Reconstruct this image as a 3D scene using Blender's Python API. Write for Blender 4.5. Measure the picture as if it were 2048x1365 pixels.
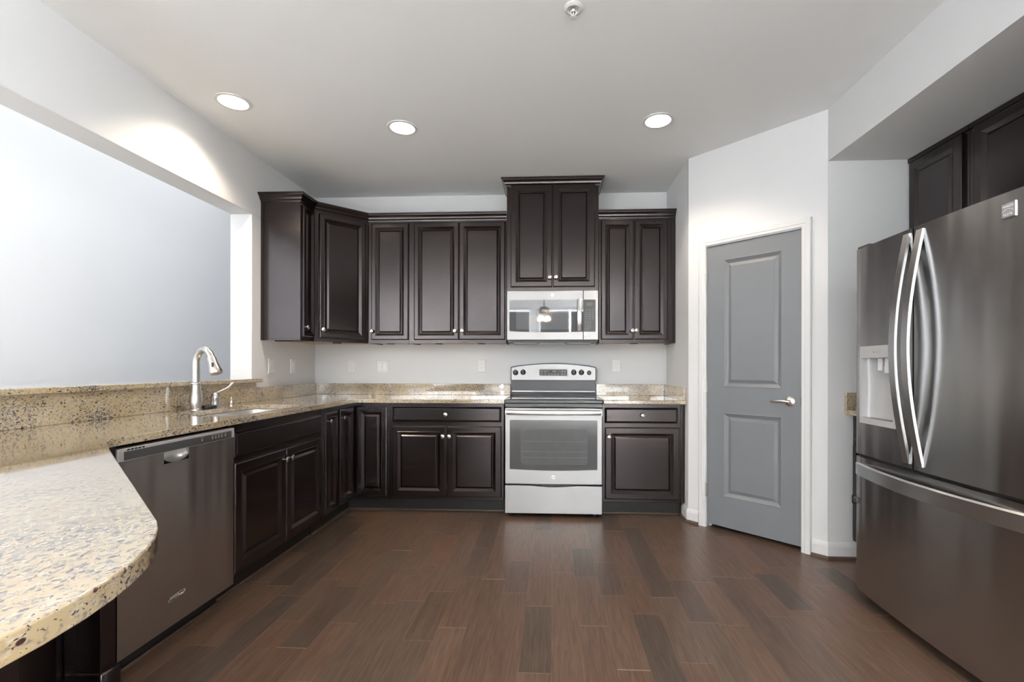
import bpy, bmesh, math, random
from mathutils import Vector, Matrix
random.seed(7)
S = bpy.context.scene
for o in list(bpy.data.objects): bpy.data.objects.remove(o)
C = S.collection
PI = math.pi

# ------------------------------------------------------------------ camera
CAMH = 1.1713
cam = bpy.data.cameras.new('camera'); cam.sensor_width = 36.0
cam.lens = 940.711/2048*36.0
cam.shift_x = -(1057.835-1024)/2048
cam.shift_y = (734.354-682.5)/2048
cam.clip_start = .02
camo = bpy.data.objects.new('camera', cam); C.objects.link(camo)
camo.matrix_world = Matrix.Translation((0, 0, CAMH)) @ Matrix.Rotation(.049, 4, 'Z') @ Matrix.Rotation(PI/2, 4, 'X') @ Matrix.Rotation(.0014, 4, 'Z')
S.camera = camo
# ------------------------------------------------------------------ view, world
S.view_settings.view_transform = 'Standard'; S.view_settings.look = 'None'
S.view_settings.gamma = 1; S.view_settings.use_curve_mapping = False
S.view_settings.exposure = 1.16
w = bpy.data.worlds.new('world'); S.world = w; w.use_nodes = True
w.node_tree.nodes['Background'].inputs[0].default_value = (.80, .88, 1, 1)
w.node_tree.nodes['Background'].inputs[1].default_value = .25
# ------------------------------------------------------------------ room numbers
XL, XR, YB, HC = -2.217, 1.032, 4.303, 2.7525
WT = .165                      # thickness of the wall with the opening
YO, HO = 3.372, 2.302          # end and top of the opening
XN, YN = 1.6864, 2.966         # corner of angled wall and fridge niche
HS, XNB = 2.435, 2.447         # niche soffit, niche back wall
HG = 3.35                      # ceiling of the rooms beyond
XH = -3.5
YK = -2.0                      # end of the kitchen behind the camera

# ------------------------------------------------------------------ daylight, lamps and added fill that light the room
def area(name, loc, rot, sx, sy, power, col, spread=PI, shape='RECTANGLE'):
    l = bpy.data.lights.new(name, 'AREA'); l.shape = shape; l.size = sx; l.size_y = sy
    l.energy = power; l.color = col; l.spread = spread
    o = bpy.data.objects.new(name, l); C.objects.link(o); o.location = loc; o.rotation_euler = rot
    return o
DAY = (.92, .96, 1.0)
# daylight entering at the glass of each window (frames are built further down); the hall ceiling panel is added fill
REAR_WIN = [(-1.75, 1.75), (.6, 1.75), (2.85, 1.75)]
for x, z in REAR_WIN:
    area('daylight_rear', (x, -7.93, z), (-PI/2, 0, 0), 2.0, 2.6, 440, DAY)
area('daylight_hall', (XH+.07, .3, 1.75), (0, -PI/2, 0), 1.8, 2.6, 17, DAY)
area('daylight_side', (3.93, -3.6, 1.25), (0, PI/2, 0), 2.3, 2.6, 850, DAY)
area('hall_ceiling_fill', (-2.95, 3.1, HG-.02), (0, 0, 0), .9, 3.6, 8, DAY)  # added fill to brighten the hall wall, not a known skylight
WARM = (1.0, .84, .66)
CANS = [(-1.90, 2.715), (-.988, 3.061), (.676, 3.048), (.45, .45), (-.9, -1.2), (.8, -1.2)]

# ------------------------------------------------------------------ materials
def nodes(m):
    m.use_nodes = True
    return m.node_tree.nodes, m.node_tree.links, m.node_tree.nodes['Principled BSDF']
def mat(name, col, rough=.5, metal=0, spec=.5, coat=0, coatr=.1, aniso=0, arot=0, noise=0, nscale=20, bump=0, bscale=200, emit=None, es=0, trans=0, wavy=.25, stint=None):
    m = bpy.data.materials.new(name); N, L, B = nodes(m)
    B.inputs['Base Color'].default_value = (*col, 1); B.inputs['Roughness'].default_value = rough
    B.inputs['Metallic'].default_value = metal; B.inputs['Specular IOR Level'].default_value = spec
    B.inputs['Coat Weight'].default_value = coat; B.inputs['Coat Roughness'].default_value = coatr
    B.inputs['Anisotropic'].default_value = aniso; B.inputs['Anisotropic Rotation'].default_value = arot
    B.inputs['Transmission Weight'].default_value = trans
    if stint: B.inputs['Specular Tint'].default_value = (*stint, 1)
    tc = N.new('ShaderNodeTexCoord')
    if aniso:
        # brushed sheet: grain runs level, so glints stretch up and down; the sheet itself is a little wavy
        t = N.new('ShaderNodeCombineXYZ'); t.inputs[2].default_value = 1
        L.new(t.outputs[0], B.inputs['Tangent'])
        mp = N.new('ShaderNodeMapping'); mp.inputs['Scale'].default_value = (5, 5, .35); L.new(tc.outputs['Object'], mp.inputs['Vector'])
        wv = N.new('ShaderNodeTexNoise'); wv.inputs['Scale'].default_value = 1; wv.inputs['Detail'].default_value = 1.5; L.new(mp.outputs[0], wv.inputs['Vector'])
        wb = N.new('ShaderNodeBump'); wb.inputs['Strength'].default_value = wavy; wb.inputs['Distance'].default_value = .02
        L.new(wv.outputs['Fac'], wb.inputs['Height']); L.new(wb.outputs[0], B.inputs['Normal'])
    if noise:
        n = N.new('ShaderNodeTexNoise'); n.inputs['Scale'].default_value = nscale; n.inputs['Detail'].default_value = 4
        L.new(tc.outputs['Object'], n.inputs['Vector'])
        mx = N.new('ShaderNodeMix'); mx.data_type = 'RGBA'
        mx.inputs[6].default_value = (*[c*(1-noise) for c in col], 1); mx.inputs[7].default_value = (*[min(1, c*(1+noise)) for c in col], 1)
        L.new(n.outputs['Fac'], mx.inputs[0]); L.new(mx.outputs[2], B.inputs['Base Color'])
    if bump:
        n = N.new('ShaderNodeTexNoise'); n.inputs['Scale'].default_value = bscale; n.inputs['Detail'].default_value = 3
        L.new(tc.outputs['Object'], n.inputs['Vector'])
        b = N.new('ShaderNodeBump'); b.inputs['Strength'].default_value = bump; b.inputs['Distance'].default_value = .002
        L.new(n.outputs['Fac'], b.inputs['Height']); L.new(b.outputs[0], B.inputs['Normal'])
    if emit:
        B.inputs['Emission Color'].default_value = (*emit, 1); B.inputs['Emission Strength'].default_value = es
    return m
M = {}
M['wall'] = mat('wall_paint', (.73, .735, .738), .75, spec=.25, noise=.015, nscale=3, bump=.05, bscale=350)
M['hallwall'] = mat('hall_paint', (.86, .86, .86), .8, spec=.2, noise=.01, nscale=3, bump=.05, bscale=350)
M['ceiling'] = mat('ceiling_paint', (.86, .868, .87), .9, spec=.1, noise=.01, nscale=3)
M['trim'] = mat('white_trim_paint', (.72, .72, .715), .35, noise=.01)
M['espresso'] = mat('espresso_stained_wood', (.0060, .0036, .0034), .21, spec=.8, stint=(1, .90, .90), noise=.3, nscale=8)
M['maple'] = mat('maple_plywood', (.50, .31, .14), .5, noise=.2, nscale=14)
M['kick'] = mat('black_toe_board', (.012, .010, .009), .45, noise=.2)
M['shoe'] = mat('dark_shoe_moulding', (.085, .055, .04), .4, noise=.3, nscale=30)
M['nickel'] = mat('satin_nickel', (.72, .68, .63), .27, 1)
M['brushed'] = mat('brushed_nickel', (.60, .585, .57), .30, 1, aniso=.4, noise=.08, nscale=60)
M['steel'] = mat('stainless_steel', (.38, .376, .372), .38, 1, aniso=.75, wavy=.3, noise=.03, nscale=5)
M['steel_dark'] = mat('dark_stainless_steel', (.52, .518, .518), .24, 1, aniso=.75, wavy=.6, noise=.05, nscale=4)
M['steel_dw'] = mat('dishwasher_steel', (.54, .50, .475), .27, 1, aniso=.75, wavy=.6, noise=.05, nscale=4)
M['steel_sat'] = mat('satin_steel_handle', (.70, .70, .70), .28, 1)
M['sinksteel'] = mat('sink_steel', (.60, .58, .56), .35, 1, noise=.05)
M['greyplastic'] = mat('grey_plastic', (.36, .34, .33), .35, noise=.03)
M['darkplastic'] = mat('charcoal_plastic', (.055, .055, .055), .3, noise=.05)
M['black'] = mat('black_plastic', (.012, .012, .012), .3, noise=.1)
M['blackglass'] = mat('black_glass', (.012, .013, .014), .06, spec=.6, noise=.05)
M['enamel'] = mat('black_enamel', (.022, .023, .024), .16, spec=.6, noise=.1)
M['ovenglass'] = mat('oven_window_glass', (.045, .045, .046), .12, spec=.8, noise=.1, nscale=6)
M['ovengrey'] = mat('oven_interior_grey', (.075, .075, .075), .3, noise=.25, nscale=12)
M['rackline'] = mat('oven_rack_wire', (.19, .19, .185), .4, noise=.1)
M['mesh'] = mat('microwave_screen', (.13, .135, .14), .03, spec=1.0, noise=.05)
M['mwglass'] = mat('microwave_glass', (.075, .077, .08), .02, spec=1.0, noise=.05)
M['doorgrey'] = mat('grey_door_paint', (.205, .215, .230), .38, noise=.04, nscale=6, bump=.1, bscale=120)
M['plate'] = mat('white_plastic_plate', (.78, .77, .75), .3, noise=.01)
M['slot'] = mat('outlet_slot', (.12, .11, .10), .5, noise=.1)
M['white'] = mat('white_button', (.85, .85, .85), .35, noise=.01)
M['mark'] = mat('pale_printed_mark', (.42, .42, .41), .5, noise=.05)
M['lcd'] = mat('green_lcd', (.10, .12, .06), .3, noise=.1)
M['digit'] = mat('lit_digits', (.3, .35, .1), .5, emit=(.55, .62, .25), es=.45, noise=.05)
M['lens'] = mat('lit_lamp_lens', (.9, .9, .9), .5, emit=(1, .93, .82), es=9, noise=.01)
M['bulb'] = mat('lit_bulb', (.9, .9, .9), .5, emit=(1, .78, .55), es=30, noise=.01)
M['fanblade'] = mat('dark_fan_blade', (.06, .05, .045), .4, noise=.2)
M['dispenser'] = mat('dispenser_plastic', (.50, .50, .50), .22, spec=.6, noise=.04)
M['clear'] = mat('clear_paddle_plastic', (.75, .75, .75), .08, spec=.7, noise=.03)
M['glasspane'] = mat('window_glass', (.9, .93, .95), .02, trans=1.0, noise=.01)

def granite():
    m = bpy.data.materials.new('speckled_granite'); N, L, B = nodes(m)
    tc = N.new('ShaderNodeTexCoord'); mp = N.new('ShaderNodeMapping'); mp.inputs['Rotation'].default_value = (.35, .1, .25); mp.inputs['Scale'].default_value = (1.15, .75, 1.2)
    L.new(tc.outputs['Object'], mp.inputs['Vector'])
    def noise(sc, det, rough=.6, dist=0):
        n = N.new('ShaderNodeTexNoise'); n.inputs['Scale'].default_value = sc; n.inputs['Detail'].default_value = det
        n.inputs['Roughness'].default_value = rough; n.inputs['Distortion'].default_value = dist
        L.new(mp.outputs[0], n.inputs['Vector']); return n.outputs['Fac']
    def ramp(src, a, b):
        r = N.new('ShaderNodeMapRange'); r.inputs[1].default_value = a; r.inputs[2].default_value = b
        L.new(src, r.inputs[0]); return r.outputs[0]
    def mixc(f, a, b):
        x = N.new('ShaderNodeMix'); x.data_type = 'RGBA'; L.new(f, x.inputs[0])
        if isinstance(a, tuple): x.inputs[6].default_value = (*a, 1)
        else: L.new(a, x.inputs[6])
        if isinstance(b, tuple): x.inputs[7].default_value = (*b, 1)
        else: L.new(b, x.inputs[7])
        return x.outputs[2]
    def math_(op, a, b):
        x = N.new('ShaderNodeMath'); x.operation = op
        for i, v in enumerate((a, b)):
            if isinstance(v, (int, float)): x.inputs[i].default_value = v
            else: L.new(v, x.inputs[i])
        return x.outputs[0]
    base = mixc(ramp(noise(9, 4), .38, .62), (.48, .365, .205), (.51, .42, .275))
    base = mixc(ramp(noise(60, 3), .54, .70), base, (.58, .52, .42))
    clus = ramp(noise(6, 2), .35, .65)
    g = math_('ADD', noise(110, 5, .72, .4), math_('MULTIPLY', clus, .075))
    col = mixc(ramp(g, .55, .64), base, (.225, .20, .185))
    d = math_('ADD', noise(120, 3, .62, .6), math_('MULTIPLY', clus, .06))
    col = mixc(ramp(d, .605, .635), col, (.05, .04, .055))
    vo = N.new('ShaderNodeTexVoronoi'); vo.inputs['Scale'].default_value = 30; L.new(mp.outputs[0], vo.inputs['Vector'])
    col = mixc(ramp(vo.outputs['Distance'], .13, .09), col, (.06, .025, .03))
    L.new(col, B.inputs['Base Color']); B.inputs['Roughness'].default_value = .09; B.inputs['Specular IOR Level'].default_value = .6
    B.inputs['Coat Weight'].default_value = 1.0; B.inputs['Coat IOR'].default_value = 1.72; B.inputs['Coat Roughness'].default_value = .04
    return m
M['granite'] = granite()

def plank_floor():
    m = bpy.data.materials.new('hand_scraped_plank_floor'); N, L, B = nodes(m)
    tc = N.new('ShaderNodeTexCoord'); sp = N.new('ShaderNodeSeparateXYZ'); L.new(tc.outputs['Object'], sp.inputs[0])
    def mth(op, a, b=None, c=None):
        x = N.new('ShaderNodeMath'); x.operation = op
        for i, v in enumerate((a, b, c)):
            if v is None: continue
            if isinstance(v, (int, float)): x.inputs[i].default_value = v
            else: L.new(v, x.inputs[i])
        return x.outputs[0]
    W, LN = .127, .66
    u = mth('DIVIDE', sp.outputs['X'], W); ci = mth('FLOOR', u); fu = mth('SUBTRACT', u, ci)
    wn = N.new('ShaderNodeTexWhiteNoise'); wn.noise_dimensions = '1D'; L.new(ci, wn.inputs['W'])
    v0 = mth('ADD', mth('DIVIDE', sp.outputs['Y'], LN), mth('MULTIPLY', wn.outputs['Value'], 7.3))
    warp = mth('MULTIPLY', mth('SINE', mth('ADD', mth('MULTIPLY', v0, 2.1), mth('MULTIPLY', ci, 1.7))), .33)
    v = mth('ADD', v0, warp); ri = mth('FLOOR', v); fv = mth('SUBTRACT', v, ri)
    cb = N.new('ShaderNodeCombineXYZ'); L.new(ci, cb.inputs[0]); L.new(ri, cb.inputs[1])
    w2 = N.new('ShaderNodeTexWhiteNoise'); w2.noise_dimensions = '2D'; L.new(cb.outputs[0], w2.inputs['Vector'])
    rp = N.new('ShaderNodeValToRGB'); L.new(w2.outputs['Value'], rp.inputs[0])
    e = rp.color_ramp.elements; e[0].position = 0; e[0].color = (.082, .059, .046, 1); e[1].position = 1; e[1].color = (.155, .080, .048, 1)
    for p, c in ((.12, (.090, .062, .046, 1)), (.3, (.120, .072, .050, 1)), (.6, (.135, .083, .058, 1)), (.85, (.112, .076, .056, 1))):
        x = e.new(p); x.color = c
    # grain stretched along the boards, shifted per board
    cv = N.new('ShaderNodeCombineXYZ')
    L.new(mth('MULTIPLY', sp.outputs['X'], 1.0), cv.inputs[0]); L.new(mth('MULTIPLY', sp.outputs['Y'], .055), cv.inputs[1]); L.new(mth('MULTIPLY', w2.outputs['Value'], 9), cv.inputs[2])
    gr = N.new('ShaderNodeTexNoise'); gr.inputs['Scale'].default_value = 110; gr.inputs['Detail'].default_value = 5; gr.inputs['Distortion'].default_value = .6; L.new(cv.outputs[0], gr.inputs['Vector'])
    gm = N.new('ShaderNodeMapRange'); gm.inputs[1].default_value = .3; gm.inputs[2].default_value = .7; gm.inputs[3].default_value = .72; gm.inputs[4].default_value = 1.28; L.new(gr.outputs['Fac'], gm.inputs[0])
    mu = N.new('ShaderNodeMix'); mu.data_type = 'RGBA'; mu.blend_type = 'MULTIPLY'; mu.inputs[0].default_value = 1
    L.new(rp.outputs[0], mu.inputs[6]); L.new(gm.outputs[0], mu.inputs[7])
    # seams: butt ends worn pale, long sides faint
    de = mth('MULTIPLY', mth('MINIMUM', fv, mth('SUBTRACT', 1, fv)), LN)
    ds = mth('MULTIPLY', mth('MINIMUM', fu, mth('SUBTRACT', 1, fu)), W)
    se = mth('LESS_THAN', de, .0016); ss = mth('LESS_THAN', ds, .0009)
    sw = N.new('ShaderNodeTexNoise'); sw.inputs['Scale'].default_value = 14; L.new(tc.outputs['Object'], sw.inputs['Vector'])
    ssn = mth('MULTIPLY', ss, mth('MULTIPLY', sw.outputs['Fac'], .9))
    a = N.new('ShaderNodeMix'); a.data_type = 'RGBA'; L.new(mth('MULTIPLY', se, .75), a.inputs[0]); L.new(mu.outputs[2], a.inputs[6]); a.inputs[7].default_value = (.34, .25, .18, 1)
    b = N.new('ShaderNodeMix'); b.data_type = 'RGBA'; L.new(ssn, b.inputs[0]); L.new(a.outputs[2], b.inputs[6]); b.inputs[7].default_value = (.24, .16, .11, 1)
    L.new(b.outputs[2], B.inputs['Base Color'])
    B.inputs['Roughness'].default_value = .30; B.inputs['Specular IOR Level'].default_value = .5
    # scraped ripples across each board
    cr = N.new('ShaderNodeCombineXYZ')
    L.new(mth('MULTIPLY', sp.outputs['X'], 1.0), cr.inputs[0]); L.new(mth('MULTIPLY', sp.outputs['Y'], .35), cr.inputs[1]); L.new(mth('MULTIPLY', w2.outputs['Value'], 5), cr.inputs[2])
    rn = N.new('ShaderNodeTexNoise'); rn.inputs['Scale'].default_value = 38; rn.inputs['Detail'].default_value = 2; L.new(cr.outputs[0], rn.inputs['Vector'])
    hh = mth('ADD', mth('ADD', mth('MULTIPLY', rn.outputs['Fac'], 1.0), mth('MULTIPLY', gr.outputs['Fac'], .25)), mth('MULTIPLY', mth('MINIMUM', mth('MULTIPLY', ds, 300), 1), .5))
    bp = N.new('ShaderNodeBump'); bp.inputs['Strength'].default_value = .22; bp.inputs['Distance'].default_value = .0022
    L.new(hh, bp.inputs['Height']); L.new(bp.outputs[0], B.inputs['Normal'])
    return m
M['floor'] = plank_floor()

# ------------------------------------------------------------------ mesh helpers
class MB:
    def __init__(s): s.bm = bmesh.new()
    def box(s, x0, x1, y0, y1, z0, z1):
        v = [s.bm.verts.new((x, y, z)) for z in (z0, z1) for x, y in ((x0, y0), (x1, y0), (x1, y1), (x0, y1))]
        for f in ((3, 2, 1, 0), (4, 5, 6, 7), (0, 1, 5, 4), (1, 2, 6, 5), (2, 3, 7, 6), (3, 0, 4, 7)): s.bm.faces.new([v[i] for i in f])
        return s
    def prism(s, pts, z0, z1, holes=()):
        """vertical extrusion of an outline with holes"""
        if not holes:
            a = [s.bm.verts.new((x, y, z0)) for x, y in pts]; b = [s.bm.verts.new((x, y, z1)) for x, y in pts]; n = len(pts)
            s.bm.faces.new(a[::-1]); s.bm.faces.new(b)
            for i in range(n): s.bm.faces.new((a[i], a[(i+1) % n], b[(i+1) % n], b[i]))
            return s
        bm = bmesh.new(); loops = []
        for lp in [pts]+list(holes):
            vs = [bm.verts.new((x, y, z0)) for x, y in lp]; loops.append(vs)
            for i in range(len(vs)): bm.edges.new((vs[i], vs[(i+1) % len(vs)]))
        bmesh.ops.triangle_fill(bm, use_beauty=True, use_dissolve=False, edges=bm.edges[:])
        fs = [tuple(tuple(v.co) for v in f.verts) for f in bm.faces]; bm.free()
        cache = {}
        def gv(x, y, z):
            k = (round(x, 5), round(y, 5), z)
            if k not in cache: cache[k] = s.bm.verts.new((x, y, z))
            return cache[k]
        for f in fs:
            s.bm.faces.new([gv(p[0], p[1], z0) for p in f]); s.bm.faces.new([gv(p[0], p[1], z1) for p in f][::-1])
        for lp in [pts]+list(holes):
            n = len(lp)
            for i in range(n):
                a, b = lp[i], lp[(i+1) % n]
                s.bm.faces.new((gv(*a, z0), gv(*b, z0), gv(*b, z1), gv(*a, z1)))
        bmesh.ops.recalc_face_normals(s.bm, faces=s.bm.faces)
        return s
    def rings(s, rs, cap0=True, cap1=True, closed=True):
        """loft between lists of points"""
        R = [[s.bm.verts.new(p) for p in r] for r in rs]; n = len(R[0])
        for a, b in zip(R, R[1:]):
            for i in range(n if closed else n-1): s.bm.faces.new((a[i], a[(i+1) % n], b[(i+1) % n], b[i]))
        if cap0: s.bm.faces.new(R[0][::-1])
        if cap1: s.bm.faces.new(R[-1])
        return s
    def lathe(s, prof, origin=(0, 0, 0), axis='z', seg=24):
        """prof: (radius, height) list revolved about an axis; -y means heights run towards -y"""
        rs = []
        for r, h in prof:
            ring = []
            for i in range(seg):
                a = 2*PI*i/seg; c, d = max(r, 1e-5)*math.cos(a), max(r, 1e-5)*math.sin(a)
                p = {'z': (c, d, h), '-y': (c, -h, d), 'x': (h, c, d)}[axis]
                ring.append((p[0]+origin[0], p[1]+origin[1], p[2]+origin[2]))
            rs.append(ring)
        return s.rings(rs)
    def tube(s, path, rad, seg=14):
        path = [Vector(p) for p in path]; n = len(path); rad = rad if isinstance(rad, (list, tuple)) else [rad]*n
        t0 = (path[1]-path[0]).normalized(); up = Vector((0, 0, 1)) if abs(t0.z) < .9 else Vector((0, 1, 0))
        nrm = t0.cross(up).normalized(); rs = []
        for i, p in enumerate(path):
            t = (path[min(i+1, n-1)]-path[max(i-1, 0)]).normalized()
            nrm = (nrm-t*nrm.dot(t)).normalized(); bn = t.cross(nrm)
            rs.append([tuple(p+(nrm*math.cos(2*PI*k/seg)+bn*math.sin(2*PI*k/seg))*rad[i]) for k in range(seg)])
        return s.rings(rs)
    def sweep(s, path, prof, caps=True):
        """sweep a profile (out, z) along a level xy path with mitred corners; out is to the right of travel"""
        n = len(path); rs = []
        for i, p in enumerate(path):
            p = Vector(p)
            d0 = (Vector(path[i])-Vector(path[i-1])).normalized() if i > 0 else None
            d1 = (Vector(path[i+1])-Vector(path[i])).normalized() if i < n-1 else None
            if d0 is None: d0 = d1
            if d1 is None: d1 = d0
            n0 = Vector((d0.y, -d0.x)); n1 = Vector((d1.y, -d1.x)); m = (n0+n1).normalized(); k = 1/max(.2, m.dot(n0))
            rs.append([(p.x+m.x*o*k, p.y+m.y*o*k, z) for o, z in prof])
        return s.rings(rs, caps, caps)
    def build(s, name, material, parent=None, bevel=0, smooth=False, seg=2, loc=None, rotz=0, weld=True):
        bmesh.ops.recalc_face_normals(s.bm, faces=s.bm.faces)
        me = bpy.data.meshes.new(name); s.bm.to_mesh(me); s.bm.free()
        for x in (material if isinstance(material, (list, tuple)) else [material]): me.materials.append(x)
        o = bpy.data.objects.new(name, me); C.objects.link(o)
        if parent: o.parent = parent
        if loc is not None: o.location = loc
        o.rotation_euler = (0, 0, rotz)
        if bevel:
            b = o.modifiers.new('bevel', 'BEVEL'); b.width = bevel; b.segments = seg; b.limit_method = 'ANGLE'; b.angle_limit = math.radians(35)
            smooth = True
        if smooth:
            for p in me.polygons: p.use_smooth = True
            try: me.set_sharp_from_angle(angle=math.radians(40))
            except Exception: pass
        return o
def thing(name, label, cat, loc=(0, 0, 0), rotz=0, group=None):
    o = bpy.data.objects.new(name, None); C.objects.link(o); o.location = loc; o.rotation_euler = (0, 0, rotz)
    o.empty_display_size = .1
    return tag(o, label, cat, group)
def tag(o, label, cat, group=None):
    o['label'] = label; o['category'] = cat
    if group: o['group'] = group
    return o
def struct(o, label=None):
    o['kind'] = 'structure'
    if label: o['label'] = label
    return o
def dup(root, loc, rotz, label, group=None):
    r = root.copy(); C.objects.link(r); r.location = loc; r.rotation_euler = (0, 0, rotz); r['label'] = label
    if group: r['group'] = group
    def rec(src, dst):
        for ch in list(src.children):
            c = ch.copy(); C.objects.link(c); c.parent = dst; c.matrix_parent_inverse = ch.matrix_parent_inverse.copy(); rec(ch, c)
    rec(root, r)
    return r
def text(name, body, size, material, parent, loc, rot=(PI/2, 0, 0), depth=.0006, shear=0, spacing=1, squash=1):
    cu = bpy.data.curves.new(name, 'FONT'); cu.body = body; cu.size = size; cu.extrude = depth; cu.align_x = 'CENTER'; cu.align_y = 'CENTER'
    cu.shear = shear; cu.space_character = spacing
    t = bpy.data.objects.new(name+'_tmp', cu); C.objects.link(t)
    dg = bpy.context.evaluated_depsgraph_get(); me = bpy.data.meshes.new_from_object(t.evaluated_get(dg))
    bpy.data.objects.remove(t); bpy.data.curves.remove(cu)
    me.materials.clear(); me.materials.append(material)
    o = bpy.data.objects.new(name, me); C.objects.link(o); o.parent = parent; o.location = loc; o.rotation_euler = rot; o.scale = (squash, 1, 1)
    return o
def circle(cx, cy, r, n=32): return [(cx+r*math.cos(2*PI*i/n), cy+r*math.sin(2*PI*i/n)) for i in range(n)]
def rrect(x0, x1, y0, y1, r, n=6):
    p = []
    for cx, cy, a0 in ((x1-r, y1-r, 0), (x0+r, y1-r, PI/2), (x0+r, y0+r, PI), (x1-r, y0+r, 1.5*PI)):
        for i in range(n+1):
            a = a0+PI/2*i/n; p.append((cx+r*math.cos(a), cy+r*math.sin(a)))
    return p

# ================================================================== SETTING
fl = MB().prism([(XH-.1, -8.1), (4.1, -8.1), (4.1, 5.7), (XH-.1, 5.7)], -.06, 0).build('floor', M['floor']); struct(fl, 'dark brown hand scraped plank floor')
M['bounce_carpet'] = mat('pale_bounce_floor', (.74, .72, .69), .95, spec=.05, noise=.08, nscale=40, bump=.3, bscale=300)  # unseen bounce surface, added pale to throw light up at the ceiling
struct(MB().box(XH, 4.0, -8.0, YK-.2, 0, .012).build('floor_rear', M['bounce_carpet']), 'pale beige floor sheet added behind the camera to bounce light')
cb = MB().prism([(XL, YK), (2.6, YK), (2.6, YB+.12), (XL, YB+.12)], HC, HC+.06, [circle(x, y, .083) for x, y in CANS]).build('ceiling', M['ceiling']); struct(cb, 'flat white kitchen ceiling with recessed lights')
struct(MB().box(XH-.1, XL-WT, YK, 5.7, HG, HG+.06).box(XH-.1, 4.1, -8.1, YK, HG, HG+.06).build('ceiling_rear', M['ceiling']))
# wall with the pass-through opening on the left
struct(MB().box(XL-WT, XL, YK, YB+.12, HO, HG).box(XL-WT, XL, YO, YB+.12, 0, HO).box(XL-WT, XL, -.2, YO, 0, 1.052).build('wall_left', M['wall'], bevel=.004), 'painted wall with wide opening above the sink counter')
struct(MB().box(XL, XN+1.2, YB, YB+.12, 0, HC).build('wall_back', M['wall']))
struct(MB().prism([(XR, YB), (XR, 3.6386-.0), (XR+.08, 3.6386+.035), (XR+.08, YB)], 0, HC).build('wall_right', M['wall']))
# angled pantry wall, local x along the wall, front at local y=0
AW = Matrix.Translation((XR, YN+XN-XR, 0)) @ Matrix.Rotation(-PI/4, 4, 'Z')
AL = (XN-XR)*2**.5
ang = MB().box(0, .140, 0, .11, 0, HC).box(.785, AL, 0, .11, 0, HC).box(.140, .785, 0, .11, 2.062, HC)
bmesh.ops.remove_doubles(ang.bm, verts=ang.bm.verts, dist=1e-4)
a_ = ang.build('wall_angled', M['wall']); a_.matrix_world = AW; struct(a_, 'angled wall holding the pantry door')
struct(MB().box(XN+.001, XNB, YN, YN+.12, 0, HC).build('wall_niche_side', M['wall']))
struct(MB().box(XNB, XNB+.12, -2.0, YN+.12, 0, HC).build('wall_niche_back', M['wall']))
struct(MB().box(XN, XNB, YK, YN, HS, HC).build('wall_niche_header', M['wall']), 'lowered bulkhead over the refrigerator niche')
struct(MB().box(XN, XNB, YK, 1.48, 0, HS).build('wall_niche_near', M['wall']))
# pantry behind the door, closed
struct(MB().box(XR+.08, XNB, YB-.002, YB, 0, HC).box(XNB-.001, XNB+.05, YN+.12, YB, 0, HC).build('wall_pantry', M['wall']))
# rooms beyond
struct(MB().box(XH-.12, XH, 1.6, 5.7, 0, HG).box(XH-.12, XH, -8.1, -1.0, 0, HG).box(XH-.12, XH, -1.0, 1.6, 0, .85).box(XH-.12, XH, -1.0, 1.6, 2.65, HG).build('wall_hall', M['hallwall']), 'bright white wall seen through the opening')
struct(MB().box(XH, XL-WT, 5.6, 5.7, 0, HG).build('wall_hall_end', M['hallwall']))
rw = MB(); xs = [XH-.1]
for x, z in REAR_WIN: xs += [x-1.0, x+1.0]
xs.append(4.1)
for i in range(0, len(xs), 2): rw.box(xs[i], xs[i+1], -8.12, -8.0, 0, HG)
for x, z in REAR_WIN: rw.box(x-1.0, x+1.0, -8.12, -8.0, 0, .45).box(x-1.0, x+1.0, -8.12, -8.0, 3.05, HG)
struct(rw.build('wall_rear', M['wall']))
struct(MB().box(4, 4.12, -8.1, -4.9, 0, HG).box(4, 4.12, -2.3, YK, 0, HG).box(4, 4.12, -4.9, -2.3, 2.4, HG).build('wall_rear_right', M['wall']))
struct(MB().box(XNB, 4.12, YK, YK+.12, 0, HG).box(XL, XNB, YK, YK+.12, HC, HG).build('wall_kitchen_end', M['wall']))
def window(n, cx, cz, w_, h_, place, rot, mull=1, bars=2):
    t = bpy.data.objects.new('window_%d' % n, None); C.objects.link(t); t.location = place; t.rotation_euler = (0, 0, rot); struct(t)
    f = MB(); d0, d1 = -.02, .03
    f.box(-w_/2-.07, -w_/2, d0, d1, cz-h_/2-.07, cz+h_/2+.07).box(w_/2, w_/2+.07, d0, d1, cz-h_/2-.07, cz+h_/2+.07)
    f.box(-w_/2, w_/2, d0, d1, cz+h_/2, cz+h_/2+.07).box(-w_/2, w_/2, d0-.03, d1, cz-h_/2-.07, cz-h_/2)
    f.build('window_frame', M['trim'], t)
    g = MB(); g.box(-.02, .02, -.01, .02, cz-h_/2, cz+h_/2)
    g.box(-w_/2, w_/2, -.01, .02, cz-.02, cz+.02)
    g.build('muntin', M['trim'], t)
for i, (x, z) in enumerate(REAR_WIN): window(i+1, 0, z, 2.0, 2.6, (x, -7.96, 0), PI)
window(4, 0, 1.75, 2.6, 1.8, (XH+.03, .3, 0), PI/2)
t = bpy.data.objects.new('window_6', None); C.objects.link(t); t.location = (-2.95, 3.1, HG); struct(t, 'frame around the added fill light over the hall')
MB().box(-.50, -.45, -1.85, 1.85, -.03, 0).box(.45, .50, -1.85, 1.85, -.03, 0).box(-.45, .45, -1.85, -1.80, -.03, 0).box(-.45, .45, 1.80, 1.85, -.03, 0).build('window_frame', M['trim'], t)  # border put round the added hall fill light, out of view
window(5, 0, 1.25, 2.6, 2.3, (3.96, -3.6, 0), -PI/2)

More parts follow.
